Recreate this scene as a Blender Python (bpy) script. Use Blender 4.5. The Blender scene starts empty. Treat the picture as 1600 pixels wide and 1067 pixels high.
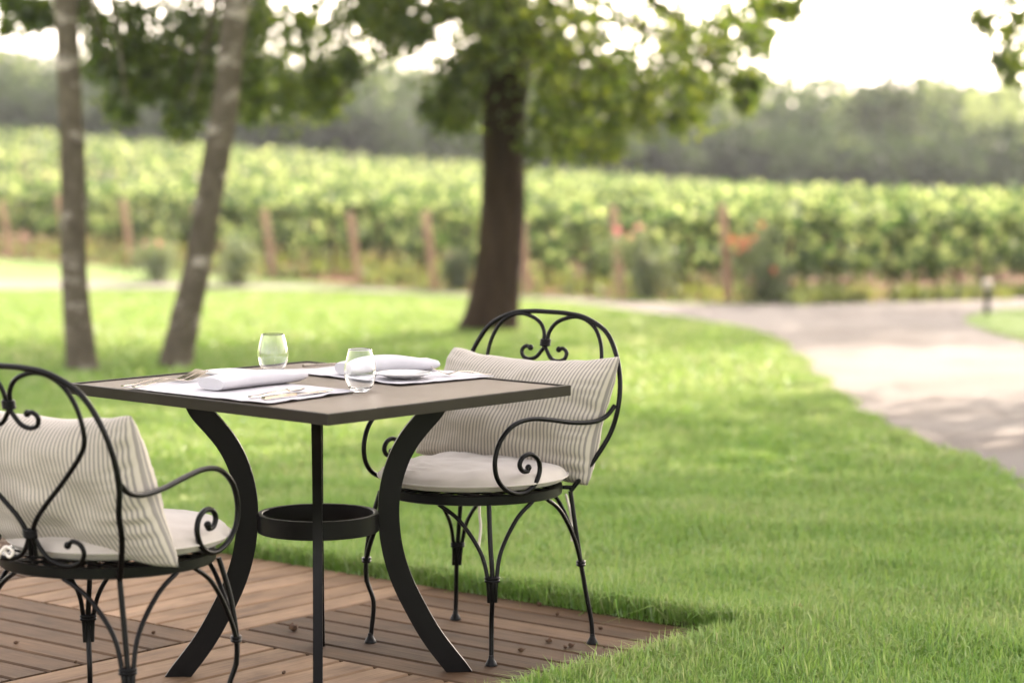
import bpy, bmesh, math, random
import numpy as np
from mathutils import Vector, noise

random.seed(7)
RNG = np.random.default_rng(11)
SC = bpy.context.scene
COL = SC.collection
R = math.radians

# ------------------------------------------------------------------ camera, world, sun, exposure
CAM_H, PITCH, FPX = 1.3488, 0.0869, 3778.0
cam_d = bpy.data.cameras.new('camera')
cam = bpy.data.objects.new('camera', cam_d); COL.objects.link(cam)
cam.location = (0, 0, CAM_H); cam.rotation_euler = (math.pi/2-PITCH, 0, 0)
cam_d.sensor_width = 36.0; cam_d.lens = FPX/1600*36
cam_d.clip_start = 0.1; cam_d.clip_end = 2000
cam_d.dof.use_dof = True; cam_d.dof.focus_distance = 5.95; cam_d.dof.aperture_fstop = 2.35
SC.camera = cam

SUN_EL, SUN_AZ = R(28), R(27)          # azimuth measured from straight ahead towards the right
w = bpy.data.worlds.new('World'); SC.world = w; w.use_nodes = True
nt = w.node_tree; bg = nt.nodes['Background']
sky = nt.nodes.new('ShaderNodeTexSky'); sky.sky_type = 'NISHITA'; sky.sun_disc = False
sky.sun_elevation = SUN_EL; sky.sun_rotation = SUN_AZ
sky.dust_density = 2.6; sky.air_density = 0.9; sky.ozone_density = 0.8
wb = nt.nodes.new('ShaderNodeMix'); wb.data_type = 'RGBA'; wb.blend_type = 'MULTIPLY'; wb.inputs[0].default_value = 1
wb.inputs[7].default_value = (1.07, .965, .885, 1)          # the photograph's warm white balance
hs = nt.nodes.new('ShaderNodeHueSaturation'); hs.inputs['Saturation'].default_value = .32      # milky summer sky
nt.links.new(sky.outputs[0], hs.inputs['Color']); nt.links.new(hs.outputs[0], wb.inputs[6]); nt.links.new(wb.outputs[2], bg.inputs[0]); bg.inputs[1].default_value = 0.15
sl = bpy.data.lights.new('sun', 'SUN'); sl.energy = 2.4; sl.angle = R(0.5); sl.color = (1.0, 0.85, 0.70)
sun = bpy.data.objects.new('sun', sl); COL.objects.link(sun)
sd = Vector((math.sin(SUN_AZ)*math.cos(SUN_EL), math.cos(SUN_AZ)*math.cos(SUN_EL), math.sin(SUN_EL)))
sun.rotation_euler = sd.to_track_quat('Z', 'Y').to_euler(); sun.location = (8, 20, 20)

SC.view_settings.view_transform = 'Standard'; SC.view_settings.look = 'None'
SC.view_settings.exposure = 2.76; SC.view_settings.gamma = 1.0; SC.view_settings.use_curve_mapping = False
cy = SC.cycles
cy.use_denoising = True; cy.max_bounces = 8; cy.diffuse_bounces = 3; cy.glossy_bounces = 4
cy.transmission_bounces = 8; cy.volume_bounces = 0; cy.transparent_max_bounces = 8
cy.caustics_reflective = False; cy.caustics_refractive = False; cy.sample_clamp_indirect = 6

# ------------------------------------------------------------------ helpers
def at(px, py, Y):
    "point of the photograph's pixel (px, py) at distance Y"
    cp, sp = math.cos(PITCH), math.sin(PITCH)
    a, b = (px-800)/FPX, (533.5-py)/FPX
    k = Y/(cp+b*sp)
    return Vector((a*k, Y, CAM_H+(-sp+b*cp)*k))

def tag(o, label=None, cat=None, group=None, kind=None):
    if label: o['label'] = label
    if cat: o['category'] = cat
    if group: o['group'] = group
    if kind: o['kind'] = kind
    return o

def empty(name, loc=(0, 0, 0), rz=0):
    o = bpy.data.objects.new(name, None); COL.objects.link(o)
    o.location = loc; o.rotation_euler = (0, 0, rz); o.empty_display_size = .1
    return o

class MB:
    "collects vertices and faces of ONE mesh"
    def __init__(s): s.v = []; s.f = []; s.uv = None
    def add(s, vs, fs):
        n = len(s.v); s.v += [tuple(p) for p in vs]; s.f += [tuple(i+n for i in f) for f in fs]
    def box(s, c, d, ax=None, ay=None, az=None):
        ax = Vector(ax or (1, 0, 0)); ay = Vector(ay or (0, 1, 0)); az = Vector(az or (0, 0, 1)); c = Vector(c)
        vs = [c+ax*(i*d[0]/2)+ay*(j*d[1]/2)+az*(k*d[2]/2) for k in (-1, 1) for j in (-1, 1) for i in (-1, 1)]
        s.add(vs, [(0, 2, 3, 1), (4, 5, 7, 6), (0, 1, 5, 4), (2, 6, 7, 3), (0, 4, 6, 2), (1, 3, 7, 5)])
    def tube(s, pts, r, seg=8, closed=False):
        pts = [Vector(p) for p in pts]; n = len(pts)
        rr = r if isinstance(r, (list, tuple)) else [r]*n
        tan = []
        for i in range(n):
            if closed: t = pts[(i+1) % n]-pts[i-1]
            else: t = pts[min(i+1, n-1)]-pts[max(i-1, 0)]
            tan.append(t.normalized() if t.length > 1e-9 else Vector((0, 0, 1)))
        ref = Vector((0, 0, 1)) if abs(tan[0].z) < .9 else Vector((1, 0, 0))
        nn = (ref-tan[0]*ref.dot(tan[0])).normalized(); vs = []
        for i in range(n):
            nn = nn-tan[i]*nn.dot(tan[i])
            nn = nn.normalized() if nn.length > 1e-6 else tan[i].orthogonal().normalized()
            b = tan[i].cross(nn)
            for k in range(seg):
                a = 2*math.pi*k/seg
                vs.append(pts[i]+(nn*math.cos(a)+b*math.sin(a))*rr[i])
        fs = []
        for i in range(n if closed else n-1):
            j = (i+1) % n
            for k in range(seg):
                l = (k+1) % seg
                fs.append((i*seg+k, i*seg+l, j*seg+l, j*seg+k))
        if not closed:
            fs.append(tuple(range(seg-1, -1, -1))); fs.append(tuple((n-1)*seg+k for k in range(seg)))
        s.add(vs, fs)
    def ball(s, c, r, nu=10, nv=7, sc=(1, 1, 1)):
        s.lathe([(max(1e-4, r*math.sin(math.pi*j/nv)), -r*math.cos(math.pi*j/nv)) for j in range(nv+1)], c, nu, sc)
    def lathe(s, prof, c=(0, 0, 0), seg=32, sc=(1, 1, 1)):
        c = Vector(c); n = len(prof); vs = []; fs = []
        for r, z in prof:
            for k in range(seg):
                a = 2*math.pi*k/seg
                vs.append(c+Vector((r*math.cos(a)*sc[0], r*math.sin(a)*sc[1], z*sc[2])))
        for i in range(n-1):
            for k in range(seg):
                l = (k+1) % seg
                fs.append((i*seg+k, i*seg+l, (i+1)*seg+l, (i+1)*seg+k))
        fs.append(tuple(range(seg-1, -1, -1))); fs.append(tuple((n-1)*seg+k for k in range(seg)))
        s.add(vs, fs)
    def build(s, name, m, parent=None, smooth=True, bevel=0, ang=40):
        me = bpy.data.meshes.new(name); me.from_pydata(s.v, [], s.f); me.update()
        o = bpy.data.objects.new(name, me); COL.objects.link(o)
        me.materials.append(m)
        me.polygons.foreach_set('use_smooth', [bool(smooth)]*len(me.polygons))
        if smooth:
            me.polygons.foreach_set('use_smooth', [True]*len(me.polygons))
            me.set_sharp_from_angle(angle=R(ang))
        if bevel:
            b = o.modifiers.new('bevel', 'BEVEL'); b.width = bevel; b.segments = 2; b.limit_method = 'ANGLE'
        if parent: o.parent = parent
        return o

def fast_mesh(name, verts, quads, m, parent=None, tris=None, attr=None, smooth=False):
    "numpy mesh of quads (and tris); attr = one random value per face corner's point"
    me = bpy.data.meshes.new(name)
    verts = np.asarray(verts, np.float32); nq = len(quads); ntri = 0 if tris is None else len(tris)
    me.vertices.add(len(verts)); me.vertices.foreach_set('co', verts.ravel())
    idx = np.asarray(quads, np.int32).ravel()
    if ntri: idx = np.concatenate([idx, np.asarray(tris, np.int32).ravel()])
    me.loops.add(len(idx)); me.loops.foreach_set('vertex_index', idx)
    me.polygons.add(nq+ntri)
    st = np.concatenate([np.arange(nq)*4, nq*4+np.arange(ntri)*3]).astype(np.int32)
    me.polygons.foreach_set('loop_start', st)
    me.polygons.foreach_set('use_smooth', np.full(nq+ntri, bool(smooth)))
    me.update(calc_edges=True); me.validate()
    if attr is not None:
        a = me.attributes.new('tint', 'FLOAT', 'POINT'); a.data.foreach_set('value', np.asarray(attr, np.float32))
    me.materials.append(m)
    o = bpy.data.objects.new(name, me); COL.objects.link(o)
    if parent: o.parent = parent
    return o

def spline(pts, n=8, closed=False):
    P = [Vector(p) for p in pts]; out = []; N = len(P)
    for i in range(N if closed else N-1):
        if closed: p0, p1, p2, p3 = P[i-1], P[i], P[(i+1) % N], P[(i+2) % N]
        else: p0, p1, p2, p3 = P[max(i-1, 0)], P[i], P[i+1], P[min(i+2, N-1)]
        for k in range(n):
            t = k/n
            out.append(.5*((2*p1)+(p2-p0)*t+(2*p0-5*p1+4*p2-p3)*t*t+(3*p1-p0-3*p2+p3)*t**3))
    if not closed: out.append(P[-1])
    return out

# ------------------------------------------------------------------ materials
def mat(name):
    m = bpy.data.materials.new(name); m.use_nodes = True
    t = m.node_tree; t.nodes.clear()
    out = t.nodes.new('ShaderNodeOutputMaterial')
    return m, t, out
def nd(t, typ, **k):
    n = t.nodes.new(typ)
    for a, v in k.items():
        if a in n.inputs.keys(): n.inputs[a].default_value = v
        else: setattr(n, a, v)
    return n
def ramp(t, fac, stops, interp='LINEAR'):
    r = t.nodes.new('ShaderNodeValToRGB'); r.color_ramp.interpolation = interp
    e = r.color_ramp.elements
    while len(e) < len(stops): e.new(.5)
    for i, (p, c) in enumerate(stops): e[i].position = p; e[i].color = (*c, 1)
    t.links.new(fac, r.inputs[0]); return r.outputs[0]
def tex(t, scale, kind='Object', detail=4, rough=.6, dist=0.0, sc=(1, 1, 1), rot=(0, 0, 0)):
    tc = t.nodes.new('ShaderNodeTexCoord'); mp = t.nodes.new('ShaderNodeMapping')
    mp.inputs['Scale'].default_value = sc; mp.inputs['Rotation'].default_value = rot
    t.links.new(tc.outputs[kind], mp.inputs[0])
    n = nd(t, 'ShaderNodeTexNoise', Scale=scale, Detail=detail, Roughness=rough, Distortion=dist)
    t.links.new(mp.outputs[0], n.inputs['Vector']); return n.outputs[0]
def bump(t, h, strength=.3, dist=.01):
    b = nd(t, 'ShaderNodeBump', Strength=strength, Distance=dist); t.links.new(h, b.inputs['Height']); return b.outputs[0]
def simple(name, stops, scale=8, rough=.6, spec=.5, bmp=0, bscale=40, bdist=.003, sc=(1, 1, 1), detail=5, metal=0, sheen=0, dist=0):
    m, t, o = mat(name)
    p = nd(t, 'ShaderNodeBsdfPrincipled', Roughness=rough, Metallic=metal)
    p.inputs['Specular IOR Level'].default_value = spec
    if sheen: p.inputs['Sheen Weight'].default_value = sheen
    t.links.new(ramp(t, tex(t, scale, sc=sc, detail=detail, dist=dist), stops), p.inputs['Base Color'])
    if bmp: t.links.new(bump(t, tex(t, bscale, sc=sc), bmp, bdist), p.inputs['Normal'])
    t.links.new(p.outputs[0], o.inputs[0]); return m
def leafmat(name, c0, c1, c2, trans=.45, patch=.5, rough=.55, tcol=(1.25, 1.3, .55), gloss=.06, var=.5):
    "leaves and blades: diffuse + light coming through + a little gloss; tint attribute and patches vary the colour"
    m, t, o = mat(name)
    a = nd(t, 'ShaderNodeAttribute', attribute_name='tint')
    n = tex(t, patch, detail=3)
    mx = nd(t, 'ShaderNodeMath', operation='MULTIPLY_ADD'); mx.inputs[1].default_value = .6
    t.links.new(a.outputs['Fac'], mx.inputs[0])
    m2 = nd(t, 'ShaderNodeMath', operation='MULTIPLY'); m2.inputs[1].default_value = var
    sb = nd(t, 'ShaderNodeMath', operation='ADD'); sb.inputs[1].default_value = -.5*(1-.5/var); t.links.new(n, sb.inputs[0]); t.links.new(sb.outputs[0], m2.inputs[0]); t.links.new(m2.outputs[0], mx.inputs[2])
    c = ramp(t, mx.outputs[0], [(.12, c0), (.5, c1), (.9, c2)])
    d = nd(t, 'ShaderNodeBsdfDiffuse'); t.links.new(c, d.inputs[0])
    tr = nd(t, 'ShaderNodeBsdfTranslucent')
    cm = nd(t, 'ShaderNodeMix', data_type='RGBA', blend_type='MULTIPLY'); cm.inputs[0].default_value = 1
    t.links.new(c, cm.inputs[6]); cm.inputs[7].default_value = (*tcol, 1); t.links.new(cm.outputs[2], tr.inputs[0])
    ms = nd(t, 'ShaderNodeMixShader'); ms.inputs[0].default_value = trans
    t.links.new(d.outputs[0], ms.inputs[1]); t.links.new(tr.outputs[0], ms.inputs[2])
    g = nd(t, 'ShaderNodeBsdfGlossy', Roughness=rough); g.inputs[0].default_value = (.9, .9, .85, 1)
    m3 = nd(t, 'ShaderNodeMixShader'); m3.inputs[0].default_value = gloss
    t.links.new(ms.outputs[0], m3.inputs[1]); t.links.new(g.outputs[0], m3.inputs[2])
    t.links.new(m3.outputs[0], o.inputs[0]); return m

M = {}
M['iron'] = simple('black iron', [(.3, (.0015, .0013, .0013)), (.7, (.003, .0026, .0025))], 25, .34, .12, .15, 90, .0008)
M['leg'] = simple('dark bronze paint', [(.3, (.0022, .0018, .0017)), (.7, (.0036, .003, .0028))], 12, .40, .12, .08, 120, .0005)
M['rim'] = simple('taupe table paint', [(.3, (.016, .0125, .0095)), (.7, (.020, .016, .0125))], 14, .34, .12, .08, 150, .0004)
M['panel'] = simple('taupe table panel', [(.3, (.14, .110, .085)), (.7, (.165, .132, .104))], 6, .42, .4, .05, 200, .0003)
M['linen'] = simple('white linen', [(.3, (.39, .375, .395)), (.7, (.43, .415, .435))], 30, .85, .2, .25, 500, .0008)
M['china'] = simple('white china', [(.3, (.46, .45, .44)), (.7, (.49, .48, .465))], 5, .12, .5)
M['steel'] = simple('cutlery steel', [(.3, (.30, .255, .215)), (.7, (.36, .31, .265))], 30, .16, .5, metal=1)
M['canvas'] = simple('natural canvas', [(.3, (.355, .315, .275)), (.7, (.395, .352, .31))], 20, .9, .15, .3, 380, .0008, sheen=.2)
M['tape'] = simple('canvas tape', [(.3, (.62, .56, .50)), (.7, (.70, .64, .58))], 60, .9, .1)
M['acorn'] = simple('dry brown husk', [(.3, (.045, .025, .015)), (.7, (.10, .055, .03))], 80, .8, .2, .5, 200, .002)
M['post'] = simple('weathered post', [(.3, (.30, .18, .125)), (.7, (.40, .26, .19))], 6, .9, .1, .5, 20, .01, sc=(1, 1, .15))
M['stem'] = simple('vine wood', [(.3, (.07, .045, .03)), (.7, (.15, .095, .065))], 8, .95, .1)
M['soil'] = simple('dry vineyard soil', [(.3, (.10, .048, .026)), (.55, (.15, .075, .042)), (.75, (.15, .115, .05))], 1.3, .95, .1, .5, 15, .03)
M['pink'] = leafmat('pink rose petals', (.60, .20, .20), (.68, .30, .28), (.72, .44, .42), .3, 3, tcol=(1.1, .8, .8))
M['orange'] = leafmat('orange red rose petals', (.58, .13, .08), (.64, .20, .13), (.66, .32, .24), .3, 3, tcol=(1.1, .8, .7))
M['bollard'] = simple('black bollard paint', [(.3, (.02, .02, .02)), (.7, (.03, .03, .03))], 10, .5, .4)
M['opal'] = simple('opal diffuser', [(.3, (.48, .41, .37)), (.7, (.52, .44, .40))], 5, .4, .4)
M['gravel'] = simple('pale gravel', [(.30, (.125, .102, .086)), (.5, (.165, .146, .132)), (.72, (.185, .167, .153))], .8, .95, .1, .6, 55, .012, detail=9)
M['oakleaf'] = leafmat('oak leaves', (.010, .019, .003), (.026, .043, .007), (.085, .100, .020), .52, .6, tcol=(3.7, 3.6, 1.1))
M['lightleaf'] = leafmat('light tree leaves', (.013, .025, .005), (.033, .053, .009), (.09, .108, .022), .52, .9, tcol=(3.7, 3.6, 1.1))
M['vineleaf'] = leafmat('vine leaves', (.008, .018, .005), (.021, .046, .011), (.215, .262, .122), .50, .7, .6, (3.0, 2.75, 2.1), .05)
M['roseleaf'] = leafmat('rose leaves', (.055, .080, .045), (.11, .14, .085), (.20, .22, .14), .4, 2, tcol=(1.6, 1.6, .9))
M['weed'] = leafmat('weeds', (.085, .125, .035), (.14, .18, .06), (.22, .225, .095), .45, .8, tcol=(1.3, 1.2, .6))
M['woodleaf'] = leafmat('far wood leaves', (.005, .009, .006), (.022, .034, .020), (.19, .225, .125), .5, .045, tcol=(1.9, 1.9, 1.1), gloss=.03)
M['grass'] = leafmat('grass blades', (.070, .205, .012), (.135, .290, .026), (.25, .365, .085), .50, 1.3, .36, (1.42, .90, 2.3), .045, .72)
def barkmat(name, c0, c1, lich, amt, sc):
    m, t, o = mat(name)
    p = nd(t, 'ShaderNodeBsdfPrincipled', Roughness=.95); p.inputs['Specular IOR Level'].default_value = .1
    a = ramp(t, tex(t, 9, sc=(1, 1, sc), detail=6), [(.3, c0), (.7, c1)])
    k = ramp(t, tex(t, 4.2, sc=(1, 1, 1.7), detail=6, rough=.65), [(amt, (0, 0, 0)), (amt+.10, (1, 1, 1))])
    mx = nd(t, 'ShaderNodeMix', data_type='RGBA'); t.links.new(k, mx.inputs[0]); t.links.new(a, mx.inputs[6]); mx.inputs[7].default_value = (*lich, 1)
    t.links.new(mx.outputs[2], p.inputs['Base Color'])
    t.links.new(bump(t, tex(t, 14, sc=(1, 1, sc*.7), detail=8), .9, .03), p.inputs['Normal'])
    t.links.new(p.outputs[0], o.inputs[0]); return m
M['oakbark'] = barkmat('oak bark', (.022, .014, .009), (.050, .032, .020), (.075, .06, .028), .62, .22)
M['palebark'] = barkmat('lichen spotted bark', (.058, .047, .033), (.122, .102, .074), (.31, .27, .225), .55, .9)

def stripemat():
    m, t, o = mat('striped ticking')
    p = nd(t, 'ShaderNodeBsdfPrincipled', Roughness=.92); p.inputs['Specular IOR Level'].default_value = .12
    p.inputs['Sheen Weight'].default_value = .15
    uv = t.nodes.new('ShaderNodeUVMap'); sp = t.nodes.new('ShaderNodeSeparateXYZ'); t.links.new(uv.outputs[0], sp.inputs[0])
    mu = nd(t, 'ShaderNodeMath', operation='MULTIPLY'); mu.inputs[1].default_value = 54.0; t.links.new(sp.outputs[0], mu.inputs[0])
    fr = nd(t, 'ShaderNodeMath', operation='FRACT'); t.links.new(mu.outputs[0], fr.inputs[0])
    c = ramp(t, fr.outputs[0], [(.0, (.405, .36, .30)), (.44, (.405, .36, .30)), (.58, (.185, .165, .147)), (.88, (.215, .195, .175)), (1.0, (.405, .36, .30))])
    t.links.new(c, p.inputs['Base Color'])
    t.links.new(bump(t, tex(t, 400), .3, .0008), p.inputs['Normal'])
    t.links.new(p.outputs[0], o.inputs[0]); return m
M['stripe'] = stripemat()

def glassmat():
    m, t, o = mat('clear glass')
    g = nd(t, 'ShaderNodeBsdfPrincipled', Roughness=.0, IOR=1.45)
    g.inputs['Base Color'].default_value = (.985, .99, .985, 1); g.inputs['Transmission Weight'].default_value = 1
    t.links.new(g.outputs[0], o.inputs[0]); return m
M['glass'] = glassmat()

def deckmat():
    m, t, o = mat('weathered deck boards')
    p = nd(t, 'ShaderNodeBsdfPrincipled', Roughness=.7); p.inputs['Specular IOR Level'].default_value = .12
    uv = t.nodes.new('ShaderNodeUVMap')
    def n(scale, sx, sy, det=5):
        mp = t.nodes.new('ShaderNodeMapping'); mp.inputs['Scale'].default_value = (sx, sy, 1); t.links.new(uv.outputs[0], mp.inputs[0])
        q = nd(t, 'ShaderNodeTexNoise', Scale=scale, Detail=det, Roughness=.6); t.links.new(mp.outputs[0], q.inputs['Vector']); return q.outputs[0]
    grain = n(1, 5, 130); blot = n(1, 4, 9)
    a = nd(t, 'ShaderNodeAttribute', attribute_name='tint')
    base = ramp(t, a.outputs['Fac'], [(0, (.048, .028, .0145)), (.5, (.102, .062, .034)), (1, (.225, .150, .094))])
    gm = nd(t, 'ShaderNodeMix', data_type='RGBA', blend_type='MULTIPLY'); gm.inputs[0].default_value = 1
    t.links.new(base, gm.inputs[6]); t.links.new(ramp(t, grain, [(.3, (.72, .68, .66)), (.65, (1.12, 1.1, 1.08))]), gm.inputs[7])
    g2 = nd(t, 'ShaderNodeMix', data_type='RGBA', blend_type='MULTIPLY'); g2.inputs[0].default_value = 1
    t.links.new(gm.outputs[2], g2.inputs[6]); t.links.new(ramp(t, blot, [(.3, (.58, .56, .55)), (.5, (1, 1, 1)), (.72, (1.3, 1.28, 1.25))]), g2.inputs[7])
    t.links.new(g2.outputs[2], p.inputs['Base Color'])
    t.links.new(bump(t, n(1, 3, 95, 3), .5, .002), p.inputs['Normal'])
    t.links.new(p.outputs[0], o.inputs[0]); return m
M['deck'] = deckmat()

def lawnmat():
    m, t, o = mat('lawn floor')
    p = nd(t, 'ShaderNodeBsdfPrincipled', Roughness=.95); p.inputs['Specular IOR Level'].default_value = .1
    c = ramp(t, tex(t, .9, detail=8, rough=.7), [(.3, (.11, .18, .045)), (.55, (.17, .23, .07)), (.8, (.24, .27, .11))])
    t.links.new(c, p.inputs['Base Color'])
    t.links.new(bump(t, tex(t, 60, detail=4), .6, .02), p.inputs['Normal'])
    t.links.new(p.outputs[0], o.inputs[0]); return m
M['lawn'] = lawnmat()

# ------------------------------------------------------------------ the ground
def gz(X, Y):
    "height of the ground: level by the terrace, falling gently to the vines, then a field that tilts up to the left"
    X = np.asarray(X, float); Y = np.asarray(Y, float)
    plane = lambda y: -.03-.0355*np.log1p(np.exp(np.clip((y-7.5)*1.5, -40, 40)))/1.5
    t = np.clip((Y-44)/(112-44), 0, 1)
    far = -1.40-.072*np.clip(X, -30, 34)
    return plane(np.minimum(Y, 44))*(1-t)+far*t
def gz1(X, Y): return float(gz(X, Y))

def ground_at(px, py, lift=0):
    "where the pixel's ray meets the ground"
    lo, hi = 2.0, 110.0
    for _ in range(50):
        mid = (lo+hi)/2; p = at(px, py, mid)
        if p.z > gz1(p.x, p.y)+lift: lo = mid
        else: hi = mid
    return at(px, py, lo)

def sheet(name, xs, ys, m, lift=0.0):
    X, Y = np.meshgrid(xs, ys); Z = gz(X, Y)+lift
    nx, ny = len(xs), len(ys); v = np.stack([X.ravel(), Y.ravel(), Z.ravel()], 1)
    i = np.arange(nx-1); j = np.arange(ny-1); I, J = np.meshgrid(i, j); b = (J*nx+I).ravel()
    return fast_mesh(name, v, np.stack([b, b+1, b+nx+1, b+nx], 1), m, smooth=True)
ys = np.concatenate([np.arange(-30, 4, 3.), np.arange(4, 52, .5), np.arange(52, 120, 2), np.arange(120, 900, 30.)])
xs = np.concatenate([np.arange(-500, -30, 40.), np.arange(-30, 34.1, 1), np.arange(40, 500, 40.)])
tag(sheet('lawn', xs, ys, M['lawn']), kind='structure')

def ribbon(name, A, B, m, lift, sub=10):
    "sheet between two edge lines given as ground points"
    A = spline([(p.x, p.y, 0) for p in A], 6); B = spline([(p.x, p.y, 0) for p in B], 6)
    def resample(P, n):
        d = [0]
        for i in range(1, len(P)): d.append(d[-1]+(P[i]-P[i-1]).length)
        s = np.linspace(0, d[-1], n)
        return np.stack([np.interp(s, d, [p[k] for p in P]) for k in (0, 1)], 1)
    n = 90; a, b = resample(A, n), resample(B, n)
    t = np.linspace(0, 1, sub+1)[None, :, None]
    G = a[:, None, :]*(1-t)+b[:, None, :]*t
    X, Y = G[..., 0].ravel(), G[..., 1].ravel()
    v = np.stack([X, Y, gz(X, Y)+lift], 1); w_ = sub+1
    I, J = np.meshgrid(np.arange(sub), np.arange(n-1)); k = (J*w_+I).ravel()
    o = fast_mesh(name, v, np.stack([k, k+1, k+w_+1, k+w_], 1), m, smooth=True)
    return tag(o, kind='structure'), a, b

# the gravel path: from the left, in front of the vines, then turning towards the viewer on the right
near_px = [(-700, 458), (-260, 456), (0, 456), (300, 455), (540, 458), (820, 471), (1000, 492), (1120, 509), (1190, 522), (1222, 545), (1262, 585), (1330, 632), (1420, 668), (1500, 705), (1600, 758), (1760, 850)]
far_px = [(-700, 434), (-260, 437), (0, 439), (300, 443), (540, 450), (820, 464), (1000, 473), (1120, 476), (1230, 476), (1340, 472), (1480, 466), (1640, 461), (1800, 470), (1900, 500), (2000, 580), (2150, 760)]
NEAR = [ground_at(x, y+max(0, min(24, (x-1100)*.07))) for x, y in near_px]; FAR = [ground_at(*p) for p in far_px]
path, PA, PB = ribbon('path', NEAR, FAR, M['gravel'], .012)
isl_px = [(1506, 502), (1530, 491), (1570, 486), (1640, 483), (1760, 490), (1800, 520), (1740, 560), (1640, 545), (1580, 530), (1535, 517)]
ISL = [ground_at(*p) for p in isl_px]

def in_poly(x, y, poly):
    inside = np.zeros(len(x), bool); n = len(poly)
    for i in range(n):
        x1, y1 = poly[i]; x2, y2 = poly[(i+1) % n]
        c = ((y1 > y) != (y2 > y)) & (x < (x2-x1)*(y-y1)/((y2-y1) if abs(y2-y1) > 1e-9 else 1e-9)+x1)
        inside ^= c
    return inside
PATH_POLY = [tuple(p) for p in PA]+[tuple(p) for p in PB[::-1]]
ISL_POLY = [(p.x, p.y) for p in spline([(p.x, p.y, 0) for p in ISL], 6, True)]
mb = MB()
c_ = sum((Vector((x, y, 0)) for x, y in ISL_POLY), Vector())/len(ISL_POLY)
vs = [(c_.x, c_.y, gz1(c_.x, c_.y)+.05)]+[(x, y, gz1(x, y)+.018) for x, y in ISL_POLY]
mb.add(vs, [(0, 1+i, 1+(i+1) % len(ISL_POLY)) for i in range(len(ISL_POLY))])
tag(mb.build('grass_island', M['lawn']), kind='structure')

# soil of the vineyard: starts at the far side of the path
ROWD = Vector((.80, .60, 0)).normalized(); BND0 = Vector((3.4, 31.6, 0)); BND1 = Vector((-8.9, 45.4, 0)); BD = (BND1-BND0).normalized()
mb = MB(); nx = 60
SA = [BND0-BD*6-ROWD*.9+ROWD*0, BND0-ROWD*.9, BND1-ROWD*.9, BND1+BD*60-ROWD*.9]
rows_s = []
for i in range(61):
    base = BND0-BD*1.6-ROWD*1.0+BD*(i*1.5)
    for j in range(41):
        p = base+ROWD*(j*3.2 if j else 0)
        rows_s.append((p.x, p.y, gz1(p.x, p.y)+.006))
mb.add(rows_s, [(i*41+j, i*41+j+1, (i+1)*41+j+1, (i+1)*41+j) for i in range(60) for j in range(40)])
tag(mb.build('soil', M['soil']), kind='structure')

# ------------------------------------------------------------------ deck
E1 = Vector((.768, -.640, 0)); E2 = Vector((.640, .768, 0))
DX0, DY0, PX, PY = -4.71, 4.405, 1.07, .90
def deck():
    V, Q, U, T = [], [], [], []
    def board(o, d, n, L, Wd, tint, uo):
        # o = start corner centre line, d along, n across
        z0, z1, ch = -.028, 0.0, .004
        prof = [(-Wd/2, z0), (-Wd/2, z1-ch), (-Wd/2+ch, z1), (Wd/2-ch, z1), (Wd/2, z1-ch), (Wd/2, z0)]
        b = len(V)
        for e, s in enumerate((0.006, L-.006)):
            for (a, z) in prof:
                p = o+d*s+n*a; V.append((p.x, p.y, z)); U.append((uo+s, uo*1.7+a)); T.append(tint)
        for k in range(5): Q.append((b+k, b+k+1, b+6+k+1, b+6+k))
        Q.append((b, b+5, b+3, b+2)); Q.append((b+6, b+8, b+9, b+11)); Q.append((b, b+2, b+1, b+1)) if 0 else None
    rnd = random.Random(3); nb = 8
    for i in range(-3, 1):
        for j in range(-4, 1):
            o = E1*(DX0+PX*i)+E2*(DY0+PY*j)
            along1 = (i+j) % 2 == 0
            d, n = (E1, E2) if along1 else (E2, E1)
            nb = 8 if along1 else 9
            for k in range(nb):
                wd = (PY if along1 else PX)/nb
                tint = rnd.gauss(.22 if along1 else .74, .11)
                board(o+n*(wd*(k+.5)), d, n, PX if along1 else PY, wd-.011, min(1, max(0, tint)), rnd.uniform(0, 50))
    o = fast_mesh('deck', V, Q, M['deck'], attr=T)
    uvl = o.data.uv_layers.new(name='UVMap')
    li = np.empty(len(o.data.loops), np.int32); o.data.loops.foreach_get('vertex_index', li)
    uvl.data.foreach_set('uv', np.asarray(U, np.float32)[li].ravel())
    return tag(o, kind='structure')
deck()
DECK_POLY = [(p.x, p.y) for p in (E1*(DX0-2.7)+E2*(DY0+PY), E1*(DX0+PX)+E2*(DY0+PY), E1*(DX0+PX)+E2*(DY0-3.6), E1*(DX0-2.7)+E2*(DY0-3.6))]
mb = MB(); c0 = [Vector((x, y, -.024)) for x, y in DECK_POLY]
mb.add(c0, [(0, 1, 2, 3)])
tag(mb.build('soil_bed', simple('dark soil under the deck', [(.3, (.02, .015, .01)), (.7, (.04, .03, .02))], 20, .95, .05)), kind='structure')

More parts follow.
